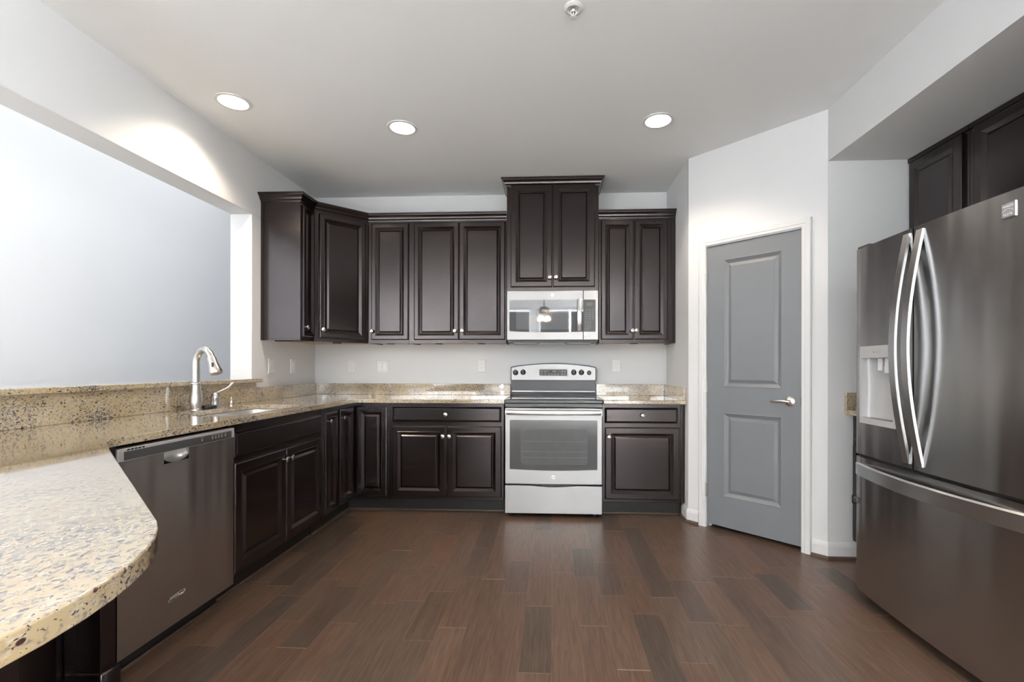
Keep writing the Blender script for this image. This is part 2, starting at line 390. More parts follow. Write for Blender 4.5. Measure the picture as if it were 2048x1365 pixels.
# baseboards with a dark shoe
BBP = [(0, 0), (.014, 0), (.014, .075), (.011, .088), (.006, .10), (0, .104)]
SHP = [(0, 0), (.030, 0), (.029, .008), (.024, .016), (.014, .019), (0, .019)]
def ap(t, off=0): # point along the angled wall
    v = AW @ Vector((t, -off, 0)); return (v.x, v.y)
# sweep travels so that the room is on the right
def baseboard(name, path):
    b = struct(MB().sweep(path, BBP).build(name, M['trim'])); 
    s_ = struct(MB().sweep(path, SHP).build('trim_shoe_'+name.split('_')[-1], M['shoe']))
# travel directions: room on the right hand
baseboard('baseboard_right', [ (XR, YB-.54), (XR, ap(0)[1]), ap(.088)][::-1][::-1])
baseboard('baseboard_angled', [ap(.842), (XN, YN), (XNB-.60, YN)])

# ================================================================== CEILING LIGHTS
def lamp_obj(x, y, label):
    t = thing('recessed_ceiling_light', label, 'ceiling light', (x, y, HC), 0, 'recessed ceiling lights')
    MB().rings([[(r*math.cos(2*PI*i/40), r*math.sin(2*PI*i/40), z) for i in range(40)] for r, z in ((.081, .045), (.081, .0), (.083, -.0), (.098, -.001), (.096, -.006), (.080, -.007), (.0735, .02), (.0725, .045), (.081, .045))], False, False).build('trim_ring', M['trim'], t, smooth=True)
    MB().lathe([(.0725, .030), (.0725, .036), (0, .038)][::1], seg=32).build('lens', M['lens'], t)
    return t
can_labels = ['glowing recessed light nearest the left wall opening', 'glowing recessed light above the left end of the back cabinets', 'glowing recessed light on the right, nearest the pantry door',
              'recessed light beside the camera over the floor', 'recessed light behind the camera, left one', 'recessed light behind the camera, right one']
for (x, y), lb in zip(CANS, can_labels):
    lamp_obj(x, y, lb)
    l = bpy.data.lights.new('downlight', 'SPOT'); l.energy = 16; l.color = WARM; l.spot_size = math.radians(128); l.spot_blend = .5; l.shadow_soft_size = .06
    o = bpy.data.objects.new('downlight', l); C.objects.link(o); o.location = (x, y, HC-.012)
# fire sprinkler
t = thing('fire_sprinkler', 'white fire sprinkler head at top edge of the ceiling', 'sprinkler', (.092, 2.075, HC), 0)
MB().rings([[(r*math.cos(2*PI*i/32), r*math.sin(2*PI*i/32), z) for i in range(32)] for r, z in ((.012, 0), (.041, 0), (.040, -.006), (.030, -.011), (.024, -.004), (.012, -.002))], False, False).build('escutcheon', M['trim'], t, smooth=True)
MB().lathe([(.011, 0), (.011, -.016), (.008, -.020), (.003, -.021)][::-1], seg=16).build('nozzle', M['nickel'], t, smooth=True)
MB().tube([(-.011, 0, -.014), (-.013, 0, -.026), (-.004, 0, -.040), (0, 0, -.044)], .002, 8).tube([(.011, 0, -.014), (.013, 0, -.026), (.004, 0, -.040), (0, 0, -.044)], .002, 8).tube([(0, 0, -.02), (0, 0, -.041)], .0022, 8).build('frame_arm', M['trim'], t)
d = MB()
for k in range(12):
    a = 2*PI*k/12; b_ = a+.36
    d.rings([[(.004*math.cos(a), .004*math.sin(a), -.045), (.016*math.cos(a), .016*math.sin(a), -.045), (.016*math.cos(b_), .016*math.sin(b_), -.045), (.004*math.cos(b_), .004*math.sin(b_), -.045)],
             [(.004*math.cos(a), .004*math.sin(a), -.047), (.016*math.cos(a), .016*math.sin(a), -.047), (.016*math.cos(b_), .016*math.sin(b_), -.047), (.004*math.cos(b_), .004*math.sin(b_), -.047)]])
d.lathe([(.006, -.048), (.006, -.044)], seg=12).build('deflector', M['trim'], t)
# ceiling fan in the room behind, seen mirrored in the microwave
t = thing('ceiling_fan', 'dark ceiling fan with lit lamps, mirrored in the microwave door', 'ceiling fan', (-.22, -5.0, HG), 0)
MB().lathe([(.07, -.05), (.07, 0)], seg=20).tube([(0, 0, -.02), (0, 0, -.55)], .016).build('downrod', M['fanblade'], t)
MB().lathe([(.06, -.78), (.13, -.74), (.14, -.62), (.10, -.55), (.02, -.54)], seg=24).build('motor_housing', M['fanblade'], t, smooth=True)
for k in range(5):
    a = 2*PI*k/5+.25
    b = MB(); b.rings([[(.13, -.03, -.70), (.13, .03, -.70), (.13, .03, -.708), (.13, -.03, -.708)], [(.30, -.065, -.705), (.30, .065, -.685), (.30, .065, -.693), (.30, -.065, -.713)], [(.68, -.07, -.705), (.68, .07, -.685), (.68, .07, -.693), (.68, -.07, -.713)]])
    b.build('blade', M['fanblade'], t, rotz=a)
for k in range(4):
    a = 2*PI*k/4+.4; x, y = .13*math.cos(a), .13*math.sin(a)
    MB().lathe([(.01, -.80), (.045, -.84), (.055, -.90), (.03, -.92), (0, -.92)][::-1], (x, y, 0), seg=16).build('lamp_shade', M['bulb'], t, smooth=True)

# ================================================================== CABINETS
def raised(mb, x0, x1, z0, z1, yb, yf, fr=.036, flat=False, sl=.016, depth=.0115):
    """raised panel board: front towards -y; yb back face y, yf front face y (yf<yb)"""
    def R(i, y): return [(x0+i, y, z0+i), (x1-i, y, z0+i), (x1-i, y, z1-i), (x0+i, y, z1-i)]
    if flat: prof = [(0, yb), (0, yf+.010), (.003, yf+.007), (.013, yf+.001), (.016, yf), (.0165, yf)]
    else: prof = [(0, yb), (0, yf+.006), (.003, yf+.002), (.008, yf), (fr, yf), (fr+.002, yf-.0015), (fr+.006, yf+.001), (fr+.006+sl, yf+depth), (fr+.009+sl, yf+depth), (fr+.021+sl, yf+.002), (fr+.023+sl, yf+.0015)]
    mb.rings([R(i, y) for i, y in prof]); return mb
KN = [(.0055, 0), (.0055, .010), (.0065, .014), (.0125, .018), (.0165, .022), (.0165, .025), (.012, .0285), (.004, .0295), (0, .0295)]
def knob(parent, x, y, z):
    return MB().lathe(KN, (x, y, z), '-y', 20).build('knob', M['nickel'], parent, smooth=True)
def door(parent, x0, x1, z0, z1, yf, kx=None, kz=None, name='door', flat=False, fr=.036, th=.02):
    d = raised(MB(), x0, x1, z0, z1, yf+th, yf, fr, flat).build(name, M['espresso'], parent)
    if kx is not None: knob(d, kx, yf, kz)
    return d
CP = [(0, -.066), (.006, -.066), (.008, -.054), (.014, -.050), (.018, -.046), (.022, -.034), (.032, -.022), (.038, -.018), (.039, -.012), (.045, -.010), (.046, 0), (0, 0)]
UB, UT, CT = 1.372, 2.438, 2.486   # upper cabinet bottom, top, crown top
def crownprof(top): return [(o, top+z) for o, z in CP]
def carcass(parent, w_, dep, z0, z1, lip=.012):
    """box with a recessed maple underside; local x 0..w_, y 0..dep (front at y=0)"""
    MB().box(0, w_, .0, dep, z0+lip, z1).box(0, w_, 0, .019, z0, z0+lip).box(0, .016, .019, dep, z0, z0+lip).box(w_-.016, w_, .019, dep, z0, z0+lip).build('carcass', M['espresso'], parent, bevel=.0008)
    MB().box(.0165, w_-.0165, .0195, dep-.001, z0+lip-.003, z0+lip-.0005).build('underside_panel', M['maple'], parent)
def puck(parent, x, y, z): MB().lathe([(.033, -.014), (.036, -.010), (.036, 0)], (x, y, z), seg=24).build('puck_light', M['black'], parent)
YF_ = 3.993   # face frame plane of the back run
DEPU = YB-YF_-.002
# upper: single door beside the corner
t = thing('wall_cabinet', 'narrow single-door dark wall cabinet between the angled corner cabinet and the double one', 'kitchen cabinet', (-1.585, YF_, 0), 0, None)
carcass(t, .356, DEPU, UB, UT); door(t, .030, .352, 1.402, 2.404, -.02, .040, 1.476); puck(t, .18, .05, UB+.009)
t = thing('wall_cabinet', 'double-door dark wall cabinet just left of the microwave', 'kitchen cabinet', (-1.228, YF_, 0), 0)
carcass(t, .838, DEPU, UB, UT); door(t, .045, .432, 1.402, 2.404, -.02, .402, 1.476); door(t, .437, .830, 1.402, 2.404, -.02, .465, 1.476); puck(t, .25, .05, UB+.009); puck(t, .62, .05, UB+.009)
t = thing('wall_cabinet', 'tall raised dark wall cabinet with two doors above the microwave', 'kitchen cabinet', (-.380, 3.935, 0), 0)
MB().box(0, .766, 0, YB-3.935-.002, 1.806, 2.742).build('carcass', M['espresso'], t, bevel=.0008)
door(t, .034, .380, 1.838, 2.694, -.02, .362, 1.915, fr=.042); door(t, .386, .735, 1.838, 2.694, -.02, .413, 1.915, fr=.042)
cpx = crownprof(2.748)
MB().sweep([(0-.0, YB-3.935-.002), (0, 0), (.766, 0), (.766, YB-3.935-.002)], [(o, z) for o, z in cpx]).build('crown_moulding', M['espresso'], t)
t = thing('wall_cabinet', 'double-door dark wall cabinet right of the microwave against the side wall', 'kitchen cabinet', (.395, YF_, 0), 0)
carcass(t, .634, DEPU, UB, UT); door(t, .016, .287, 1.402, 2.404, -.02, .276, 1.476); door(t, .297, .570, 1.402, 2.404, -.02, .308, 1.476); puck(t, .3, .05, UB+.009)
MB().sweep([(-.006, 0), (.634, 0)], crownprof(CT)).build('crown_moulding', M['espresso'], t)
MB().box(.600, .634, -.004, 0, UB, UT-.02).build('filler_strip', M['espresso'], t)
# left wall cabinet (front faces +x): local x -> world +y
YC0, YC1 = 3.478, 3.675
t = thing('wall_cabinet', 'slim dark wall cabinet on the left wall with its broad side panel facing the room', 'kitchen cabinet', (-1.907, YC0, 0), PI/2)
carcass(t, YC1-YC0, .308, UB, UT); door(t, .020, YC1-YC0-.012, 1.402, 2.404, -.02, .038, 1.476, fr=.022); puck(t, .09, .06, UB+.009)
MB().box(-.003, 0, .285, .308, UB, UT-.01).build('scribe_strip', M['espresso'], t)
# diagonal corner cabinet
t = thing('corner_wall_cabinet', 'angled corner wall cabinet with one dark door', 'kitchen cabinet', (0, 0, 0), 0)
cx0, cy0 = -1.902, YC1+.001; cx1, cy1 = -1.586, YF_-.0   # ends of the diagonal face
poly = [(XL+.002, YC1+.001), (cx0, cy0), (cx1, cy1), (cx1, YB-.002), (XL+.002, YB-.002)]
MB().prism(poly, UB+.012, UT).build('carcass', M['espresso'], t)
inn = [(XL+.01, YC1+.02), (cx0-.005, cy0+.02), (cx1-.02, cy1+.005), (cx1-.02, YB-.01), (XL+.01, YB-.01)]
MB().prism(inn, UB+.008, UB+.0115).build('underside_panel', M['maple'], t)
DL = math.hypot(cx1-cx0, cy1-cy0); da = math.atan2(cy1-cy0, cx1-cx0)
f = MB().box(0, DL, 0, .019, UB, UB+.012).build('bottom_rail', M['espresso'], t, loc=(cx0, cy0, 0), rotz=da)
d = raised(MB(), .036, DL-.030, 1.402, 2.404, -.0, -.02).build('door', M['espresso'], t, loc=(cx0, cy0, 0), rotz=da)
knob(d, .060, -.02, 1.470)
puck(t, -1.80, 3.86, UB+.006)
# continuous crown over left, corner and back cabinets
cr = MB().sweep([(XL+.003, YC0), (-1.907, YC0), (-1.907, YC1), (cx1, YF_), (-.386, YF_)], crownprof(CT)).build('crown_moulding', M['espresso'])
tag(cr, 'dark crown moulding running over the left, corner and back wall cabinets', 'crown moulding')

# base cabinets
BT = .883; KH = .115
def basebox(parent, w_, dep, k0=0, k1=None, z1=BT):
    k1 = w_ if k1 is None else k1
    MB().box(0, w_, 0, dep, KH, z1).build('carcass', M['espresso'], parent, bevel=.0008)
    MB().box(k0, k1, .075, dep, 0, KH).build('toe_kick', M['kick'], parent)
    MB().box(k0, k1, .063, .075, 0, .016).build('shoe_moulding', M['shoe'], parent, bevel=.004)
YFB = 3.693+.0   # face frame plane base back run (doors 20mm proud)
DEPB = YB-YFB-.002
t = thing('base_cabinet', 'wide dark base cabinet left of the range with one drawer over two doors', 'kitchen cabinet', (-1.294, YFB+.02, 0), 0)
basebox(t, .914, DEPB-.02)
door(t, .022, .894, .733, .853, -.02, .455, .793, 'drawer_front', True); door(t, .018, .455, .138, .700, -.02, .432, .620, fr=.045); door(t, .463, .896, .138, .700, -.02, .484, .620, fr=.045)
t = thing('base_cabinet', 'narrow dark base cabinet right of the range, one drawer over one door', 'kitchen cabinet', (.395, YFB+.02, 0), 0)
basebox(t, .634, DEPB-.02)
door(t, .018, .580, .733, .853, -.02, .308, .795, 'drawer_front', True); door(t, .020, .592, .138, .700, -.02, .050, .627, fr=.045)
MB().box(.605, .634, -.012, 0, KH, BT).build('filler_strip', M['espresso'], t, bevel=.002)
XFB = -1.594  # face plane left run
t = thing('base_cabinet', 'dark double-door sink base cabinet between the dishwasher and the corner', 'kitchen cabinet', (XFB, 2.250, 0), PI/2)
MB().box(0, .915, 0, .05, KH, BT).box(0, .018, .05, .59, KH, BT).box(.897, .915, .05, .59, KH, BT).box(.018, .897, .05, .59, KH, .14).box(.018, .897, .57, .59, .14, BT).build('carcass', M['espresso'], t, bevel=.0008)
MB().box(0, .915, .075, .59, 0, KH).build('toe_kick', M['kick'], t); MB().box(0, .915, .063, .075, 0, .016).build('shoe_moulding', M['shoe'], t, bevel=.004)
door(t, .020, .902, .715, .845, -.02, None, None, 'false_front', True)
door(t, .020, .466, .138, .688, -.02, .440, .626, fr=.045); door(t, .474, .902, .138, .688, -.02, .500, .626, fr=.045)
t = thing('base_cabinet', 'slim dark base cabinet with one narrow door beside the corner', 'kitchen cabinet', (XFB, 3.178, 0), PI/2)
basebox(t, .235, .59); door(t, .035, .218, .138, .845, -.02, .062, .785, fr=.034)
# corner cabinet with folding pair of doors
t = thing('corner_base_cabinet', 'dark L-shaped corner base cabinet with folding pair of tall doors', 'kitchen cabinet', (0, 0, 0), 0)
pl = [(XFB-.59, 3.414), (XFB, 3.414), (XFB, YFB+.02), (-1.296, YFB+.02), (-1.296, YB-.004), (XFB-.59, YB-.004)]
MB().prism(pl, KH, BT).build('carcass', M['espresso'], t)
k = .075; pk = [(XFB-.59, 3.414), (XFB-k, 3.414), (XFB-k, YFB+.02+k), (-1.296, YFB+.02+k), (-1.296, YB-.004), (XFB-.59, YB-.004)]
MB().prism(pk, 0, KH).build('toe_kick', M['kick'], t)
MB().sweep([(XFB-k, 3.414), (XFB-k, YFB+.02+k), (-1.296, YFB+.02+k)], [(0, 0), (.012, 0), (.010, .012), (0, .016)]).build('shoe_moulding', M['shoe'], t)
d = raised(MB(), .022, .272, .138, .852, -.0, -.02, .040).build('door', M['espresso'], t, loc=(XFB, 3.414, 0), rotz=PI/2); knob(d, .042, -.02, .787)
raised(MB(), .022, .272, .138, .852, -.0, -.02, .040).build('door', M['espresso'], t, loc=(-1.588, YFB+.02, 0), rotz=0)

# ================================================================== COUNTERTOPS
ZS = .884; ZT = .914; YCF = 3.658
def arc(cx, cy, r, a0, a1, n): return [(cx+r*math.cos(a0+(a1-a0)*i/n), cy+r*math.sin(a0+(a1-a0)*i/n)) for i in range(n+1)]
outline = [(XL+.002, YB-.002), (XL+.002, -.02), (-.97, -.02)]
outline += arc(-.97, .43, .45, -PI/2+.05, .80, 22)
outline += [(-1.38, 1.402), (-1.52, 1.535), (-1.5555, 1.585), (-1.559, 1.64), (-1.559, YCF), (-.371, YCF), (-.371, YB-.002)]
SKX0, SKX1, SKY0, SKY1 = -2.045, -1.645, 2.345, 3.085
sink_hole = rrect(SKX0, SKX1, SKY0, SKY1, .11, 7)
ct = MB().prism(outline, ZS, ZT, [sink_hole]).build('countertop', M['granite'], bevel=.005, seg=3)
tag(ct, 'speckled tan granite countertop with rounded peninsula, sink cutout and run to the range', 'countertop')
ct2 = MB().box(.398, XR-.002, YCF, YB-.002, ZS, ZT).build('countertop', M['granite'], bevel=.005, seg=3)
tag(ct2, 'short speckled granite countertop right of the range', 'countertop')
# backsplashes
b1 = MB().box(XL+.002, XL+.022, YO-.012, YB-.003, ZT, 1.016).box(XL+.022, -.378, YB-.022, YB-.002, ZT, 1.016).build('backsplash', M['granite'], bevel=.002); tag(b1, 'low granite backsplash along the corner and back wall', 'backsplash')
b2 = MB().box(XL+.002, XL+.033, -.02, YO-.012, ZT, 1.0535).build('backsplash', M['granite'], bevel=.002); tag(b2, 'tall granite backsplash under the bar ledge behind the sink', 'backsplash')
b3 = MB().box(.398, XR-.022, YB-.022, YB-.002, ZT, 1.016).box(XR-.022, XR-.002, YCF+.01, YB-.002, ZT, 1.016).build('backsplash', M['granite'], bevel=.002); tag(b3, 'granite backsplash right of the range wrapping onto the side wall', 'backsplash')
lg = [(XL-.32, -.05), (XL+.070, -.05), (XL+.070, 3.402), (XL+.058, 3.414), (XL+.002, 3.414), (XL+.002, YO-.003), (XL-WT, YO-.003), (XL-.32, YO-.003)]
b4 = MB().prism(lg, 1.054, 1.082).build('bar_ledge', M['granite'], bevel=.006, seg=3); tag(b4, 'raised granite bar ledge capping the half wall of the opening', 'bar ledge')
# peninsula base
t = thing('peninsula_base', 'dark panelled peninsula base under the rounded granite counter', 'kitchen cabinet', (0, 0, 0), 0)
MB().prism([(XL+.02, 1.60), (-1.66, 1.60), (-1.66, 1.50), (-1.10, .92), (-1.10, .05), (XL+.02, .05)], 0, ZS-.001).build('body', M['espresso'], t)
MB().box(-1.655, -1.565, 1.560, 1.618, .10, ZS-.001).build('corner_post', M['espresso'], t, bevel=.004)
MB().prism([(-1.70, 1.55), (-1.56, 1.55), (-1.545, 1.57), (-1.545, 1.618), (-1.70, 1.618)], 0, .105).build('plinth_block', M['espresso'], t, bevel=.006)
MB().box(-1.656, -1.652, 1.52, 1.57, .1, .8).build('stile', M['espresso'], t)

# ================================================================== SINK AND TAP
t = thing('kitchen_sink', 'undermount stainless sink set in the granite counter', 'sink', (0, 0, 0), 0)
ro, ri = rrect(SKX0-.02, SKX1+.02, SKY0-.02, SKY1+.02, .12, 7), rrect(SKX0+.004, SKX1-.004, SKY0+.004, SKY1-.004, .11, 7)
rb = rrect(SKX0+.02, SKX1-.02, SKY0+.02, SKY1-.02, .09, 7)
MB().rings([[(x, y, .8825) for x, y in ro], [(x, y, .8825) for x, y in ri], [(x, y, .72) for x, y in rb], [(x*.85+.15*(SKX0+SKX1)/2, y*.85+.15*(SKY0+SKY1)/2, .69) for x, y in rb]], False, True).build('basin', M['sinksteel'], t, smooth=True)
MB().lathe([(.045, 0), (.05, .002), (.03, .003), (0, .003)], ((SKX0+SKX1)/2, (SKY0+SKY1)/2, .691), seg=24).build('drain', M['nickel'], t, smooth=True)
FX, FY = -2.105, 2.685
t = thing('kitchen_faucet', 'brushed nickel gooseneck pull-down faucet behind the sink', 'faucet', (FX, FY, ZT), 0)
MB().lathe([(.034, 0), (.034, .004), (.028, .010), (.033, .030), (.035, .050), (.032, .085), (.026, .125), (.024, .150), (.030, .154), (.030, .158), (.023, .161), (.020, .165)], seg=28).build('body', M['brushed'], t, smooth=True)
# neck leaves the body upward, arches over to the spray head
th = math.radians(-18); dx, dy = math.cos(th), math.sin(th)
pth = [(0, 0, .155), (0, 0, .20), (0, 0, .24), (0, 0, .27)]; R_ = .069
for i in range(1, 16):
    a = PI-(PI*.86)*i/15; r = R_+R_*math.cos(a); pth.append((r*dx, r*dy, .27+R_*1.25*math.sin(a)))
MB().tube(pth, [.0205]*4+[.0195]*15, 18).build('neck', M['brushed'], t, smooth=True)
e = Vector(pth[-1]); dr = (Vector(pth[-1])-Vector(pth[-2])).normalized()
MB().tube([tuple(e-dr*.005), tuple(e+dr*.004), tuple(e+dr*.035), tuple(e+dr*.065), tuple(e+dr*.090), tuple(e+dr*.10)], [.0205, .0235, .0245, .029, .034, .031], 20).build('spray_head', M['nickel'], t, smooth=True)
p = e+dr*.045+Vector((.012, -.026, 0)); MB().box(p.x-.006, p.x+.006, p.y-.004, p.y+.004, p.z-.016, p.z+.014).build('spray_button', M['darkplastic'], t, bevel=.002)
t = thing('faucet_handle', 'brushed nickel side lever of the faucet standing on the counter', 'faucet handle', (-2.10, 2.840, ZT), 0)
MB().lathe([(.030, 0), (.030, .004), (.026, .008), (.027, .030), (.025, .058), (.0265, .062), (.024, .070), (.020, .086), (.010, .094), (0, .096)], seg=24).build('body', M['brushed'], t, smooth=True)
MB().tube([(.0, .0, .088), (.02, .030, .105), (.03, .060, .118), (.035, .080, .130), (.040, .092, .146), (.043, .100, .152)], [.005, .006, .0065, .0065, .0075, .005], 12).build('lever', M['steel_sat'], t, smooth=True)
t = thing('soap_dispenser', 'small metal dispenser stub right of the faucet lever', 'soap dispenser', (-2.10, 2.985, ZT), 0)
MB().lathe([(.021, 0), (.021, .004), (.012, .010), (.014, .022), (.011, .030), (.006, .034)], seg=18).build('base', M['nickel'], t, smooth=True)
MB().tube([(0, 0, .030), (0, 0, .062)], .004, 10).tube([(0, 0, .060), (.014, 0, .064)], .004, 10).build('spout', M['nickel'], t)
st = MB().lathe([(.040, 0), (.043, .004), (.043, .016), (.036, .021), (.012, .021), (.010, .015), (0, .014)], seg=28).build('sink_stopper', M['black'], smooth=True, loc=(-2.085, 2.762, ZT+.0005)); tag(st, 'black round sink stopper lying between faucet and lever', 'sink stopper')

# ================================================================== RANGE
RX0, RW = -.367, .757; RYF = 3.642
t = thing('electric_range', 'stainless electric range with black glass cooktop', 'range', (RX0, RYF, 0), 0)
RD = YB-RYF-.004
MB().box(.006, RW-.006, .048, RD-.02, .03, .895).build('body', M['enamel'], t)
for x in (.04, RW-.07):
    for y in (.06, RD-.09): MB().lathe([(.014, 0), (.014, .03)], (x+.015, y, 0), seg=14).build('foot', M['black'], t)
# cooktop: flat glass with raised rim
MB().box(-.003, RW+.003, -.006, RD-.075, .888, .917).build('cooktop', M['enamel'], t, bevel=.006)
MB().box(.018, RW-.018, .03, RD-.10, .917, .9195).build('cooktop_glass', M['blackglass'], t)
# manifold strip above door
MB().box(.002, RW-.002, .000, .05, .858, .888).build('vent_trim', M['enamel'], t, bevel=.003)
MB().box(RW/2-.115, RW/2+.115, -.004, .002, .861, .868).build('vent_slot', M['black'], t)
# oven door
dd = MB().box(.003, RW-.003, 0, .046, .262, .852).build('oven_door', M['steel'], t, bevel=.004)
win = [(.040, .366), (.040, .742), (.046, .748), (RW-.046, .748), (RW-.040, .742), (RW-.040, .366)]
win += [(RW-.040-(RW-.08)*i/12, .366-.010*math.sin(PI*i/12)) for i in range(1, 12)]
def yplate(mb, pts, y0, y1): mb.rings([[(x, y0, z) for x, z in pts], [(x, y1, z) for x, z in pts]]); return mb
yplate(MB(), [(a, b+.012) for a, b in win], .002, -.0012).build('oven_window', M['ovenglass'], dd)
yplate(MB(), [(x, z) for x, z in rrect(.125, RW-.115, .425, .690, .015, 4)], 0, -.0017).build('inner_window', M['ovengrey'], dd)
rk = MB()
for z in (.595, .515, .470, .420): rk.box(.135, RW-.125, -.0022, -.0016, z-.0012, z+.0012)
rk.build('rack_wire', M['rackline'], dd)
hb = MB(); pts = []
for i in range(25):
    u = i/24; x = .010+(RW-.020)*u; y = -.020-.028*math.sin(PI*u)**.5
    pts.append([(x, y+.010, .800), (x, y-.004, .803), (x, y-.010, .818), (x, y-.005, .834), (x, y+.006, .838), (x, y+.014, .820)])
hb.rings(pts).box(.006, .024, -.025, .002, .802, .836).box(RW-.024, RW-.006, -.025, .002, .802, .836).build('oven_handle', M['steel_sat'], dd, smooth=True)
bd = MB().lathe([(.016, 0), (.016, .003), (.0135, .004), (.0135, .0028), (0, .0028)], (RW/2, 0, .318), '-y', 28).build('badge', M['steel_sat'], dd, smooth=True)
text('badge_monogram', 'GE', .0135, M['darkplastic'], bd, (RW/2, -.0032, .318), shear=.3)
# storage drawer with a scooped top edge
top = [(.003, .250), (.003, .034), (RW-.003, .034), (RW-.003, .250)]+[(RW-.20-(RW-.40)*i/16, .250-.010*math.sin(PI*i/16)) for i in range(17)]
yplate(MB(), top, .048, .002).build('storage_drawer', M['steel'], t, bevel=.002)
# backguard
BGX0, BGX1 = -.006+.0, RW+.006
yb0 = RD-.055
def bgpts(i):
    x0, x1 = BGX0+i, BGX1-i
    return [(x0, 1.046+i), (x1, 1.046+i), (x1, 1.150-i*.5)]+[(x1-.014*(1-math.cos(a)), 1.160-i+.014*math.sin(a)) for a in (.3, .8, 1.3)]+[(x1-.014-(x1-x0-.028)*k/16, 1.174-i+.031*math.sin(PI*k/16)**.8) for k in range(1, 16)]+[(x0+.014*(1-math.cos(a)), 1.160-i+.014*math.sin(a)) for a in (1.3, .8, .3)]+[(x0, 1.150-i*.5)]
bg = yplate(MB(), bgpts(0), RD-.001, yb0).box(BGX0+.004, BGX1-.004, RD-.048, RD-.001, .900, 1.05).build('backguard', M['enamel'], t, bevel=.002)
MB().box(BGX0+.008, BGX1-.008, yb0+.0, yb0+.03, .945, .957).build('lower_trim', M['steel_sat'], bg, bevel=.004)
MB().box(BGX0+.004, BGX1-.004, RD-.085, RD-.040, .9175, .936).build('rear_vent', M['enamel'], bg, bevel=.004)
cp = yplate(MB(), bgpts(.008), yb0+.001, yb0-.004).build('control_panel', M['steel'], bg)
oc = RW/2
disp = rrect(oc-.128, oc+.128, 1.090, 1.152, .008, 4)
ds_ = yplate(MB(), disp, yb0, yb0-.0055).build('display_bezel', M['greyplastic'], bg)
ds2 = yplate(MB(), rrect(oc-.124, oc+.124, 1.094, 1.148, .006, 4), yb0, yb0-.0065).build('touch_panel', M['darkplastic'], bg)
yplate(MB(), rrect(oc-.035, oc+.032, 1.121, 1.142, .003, 3), yb0, yb0-.0072).build('display', M['black'], ds2)
text('clock_digits', '9:29', .017, M['digit'], ds2, (oc+.008, yb0-.0078, 1.131), spacing=1.05)
for i, (x, z) in enumerate([(-.104, 1.130), (-.073, 1.130), (-.104, 1.107), (-.073, 1.107), (-.038, 1.103), (-.012, 1.103), (.014, 1.103), (.042, 1.103), (.080, 1.130), (.104, 1.130), (.080, 1.107), (.104, 1.107)]):
    MB().box(oc+x-.006, oc+x+.006, yb0-.0072, yb0-.006, z-.003, z+.003).build('key_mark', M['mark'], ds2)
for x, z, r in ((-.340, 1.120, .0245), (-.272, 1.123, .0245), (.184, 1.123, .0245), (.252, 1.122, .0245), (.322, 1.118, .0195)):
    kb = MB().lathe([(r, 0), (r, .006), (r*.85, .009), (r*.80, .022), (r*.7, .024), (0, .024)], (oc+x, yb0-.004, z), '-y', 24).box(oc+x-.004, oc+x+.004, yb0-.034, yb0-.02, z-r*.9, z+r*1.15).build('knob', M['black'], bg, smooth=True)
    MB().box(oc+x-.001, oc+x+.001, yb0-.0345, yb0-.0338, z+r*.3, z+r*1.05).build('pointer_line', M['mark'], kb)

# ================================================================== MICROWAVE
MX0, MW_ = -.3755, .756; MYF = 3.893
t = thing('microwave_oven', 'over-the-range stainless microwave with dark window', 'microwave', (MX0, MYF, 0), 0)
MZ0, MZ1 = 1.395, 1.803
MB().box(.002, MW_-.002, .045, YB-MYF-.004, MZ0-.012, MZ1).build('body', M['darkplastic'], t)
md = MB().box(0, .632, 0, .043, MZ0, MZ1-.001).build('door', M['steel'], t, bevel=.003)
mr = MB().box(.634, MW_, 0, .043, MZ0, MZ1-.001).build('control_frame', M['steel'], t, bevel=.003)
wp = [(.022, 1.475), (.022, 1.722), (.028, 1.727), (.632, 1.727), (.632, 1.462)]+[(.632-.604*i/12, 1.462-.006*math.sin(PI*i/12)+.004*i/12) for i in range(1, 12)]+[(.028, 1.468)]
yplate(MB(), wp, .002, -.0015).build('window', M['mwglass'], md)
yplate(MB(), rrect(.078, .535, 1.482, 1.640, .004, 3), .0, -.0019).build('screen', M['mesh'], md)
yplate(MB(), [(.634, 1.462), (.634, 1.727), (.728, 1.727), (.733, 1.722), (.733, 1.467), (.728, 1.462)], .002, -.0015).build('keypad', M['darkplastic'], mr)
# curved handle
pts = []
for i in range(21):
    u = i/20; z = 1.468+.262*u; y = -.012-.030*math.sin(PI*u)
    pts.append([(.582, y+.006, z), (.584, y-.004, z), (.600, y-.008, z), (.616, y-.004, z), (.618, y+.006, z), (.600, y+.009, z)])
MB().rings(pts).box(.585, .615, -.012, .001, 1.468, 1.486).box(.585, .615, -.012, .001, 1.712, 1.73).build('handle', M['steel_sat'], md, smooth=True)
yplate(MB(), [(.655, 1.690), (.662, 1.675), (.705, 1.675), (.712, 1.690), (.710, 1.703), (.657, 1.703)], 0, -.003).build('display', M['lcd'], mr)
for r in range(5):
    for c in range(3):
        if r == 4 and c == 2: continue
        MB().box(.655+c*.018-.003, .655+c*.018+.003, -.0022, -.001, 1.485+(4-r)*.0155-.002, 1.485+(4-r)*.0155+.002).build('key_mark', M['mark'], mr)
for r in range(5):
    for c, x in enumerate((.660, .686, .712)):
        MB().box(x-.009, x+.007, -.0022, -.001, 1.570+r*.018-.0012, 1.570+r*.018+.0012).build('key_mark', M['mark'], mr)
for x in (.646, .681, .716):
    MB().box(x-.009, x+.011, -.003, .001, 1.423, 1.440).build('button', M['white'], mr, bevel=.002)
bd = MB().lathe([(.013, 0), (.013, .003), (.011, .0035), (.011, .0025), (0, .0025)], (.378, 0, 1.766), '-y', 24).build('badge', M['steel_sat'], md, smooth=True)
text('badge_monogram', 'GE', .0115, M['darkplastic'], bd, (.378, -.003, 1.766), shear=.3)
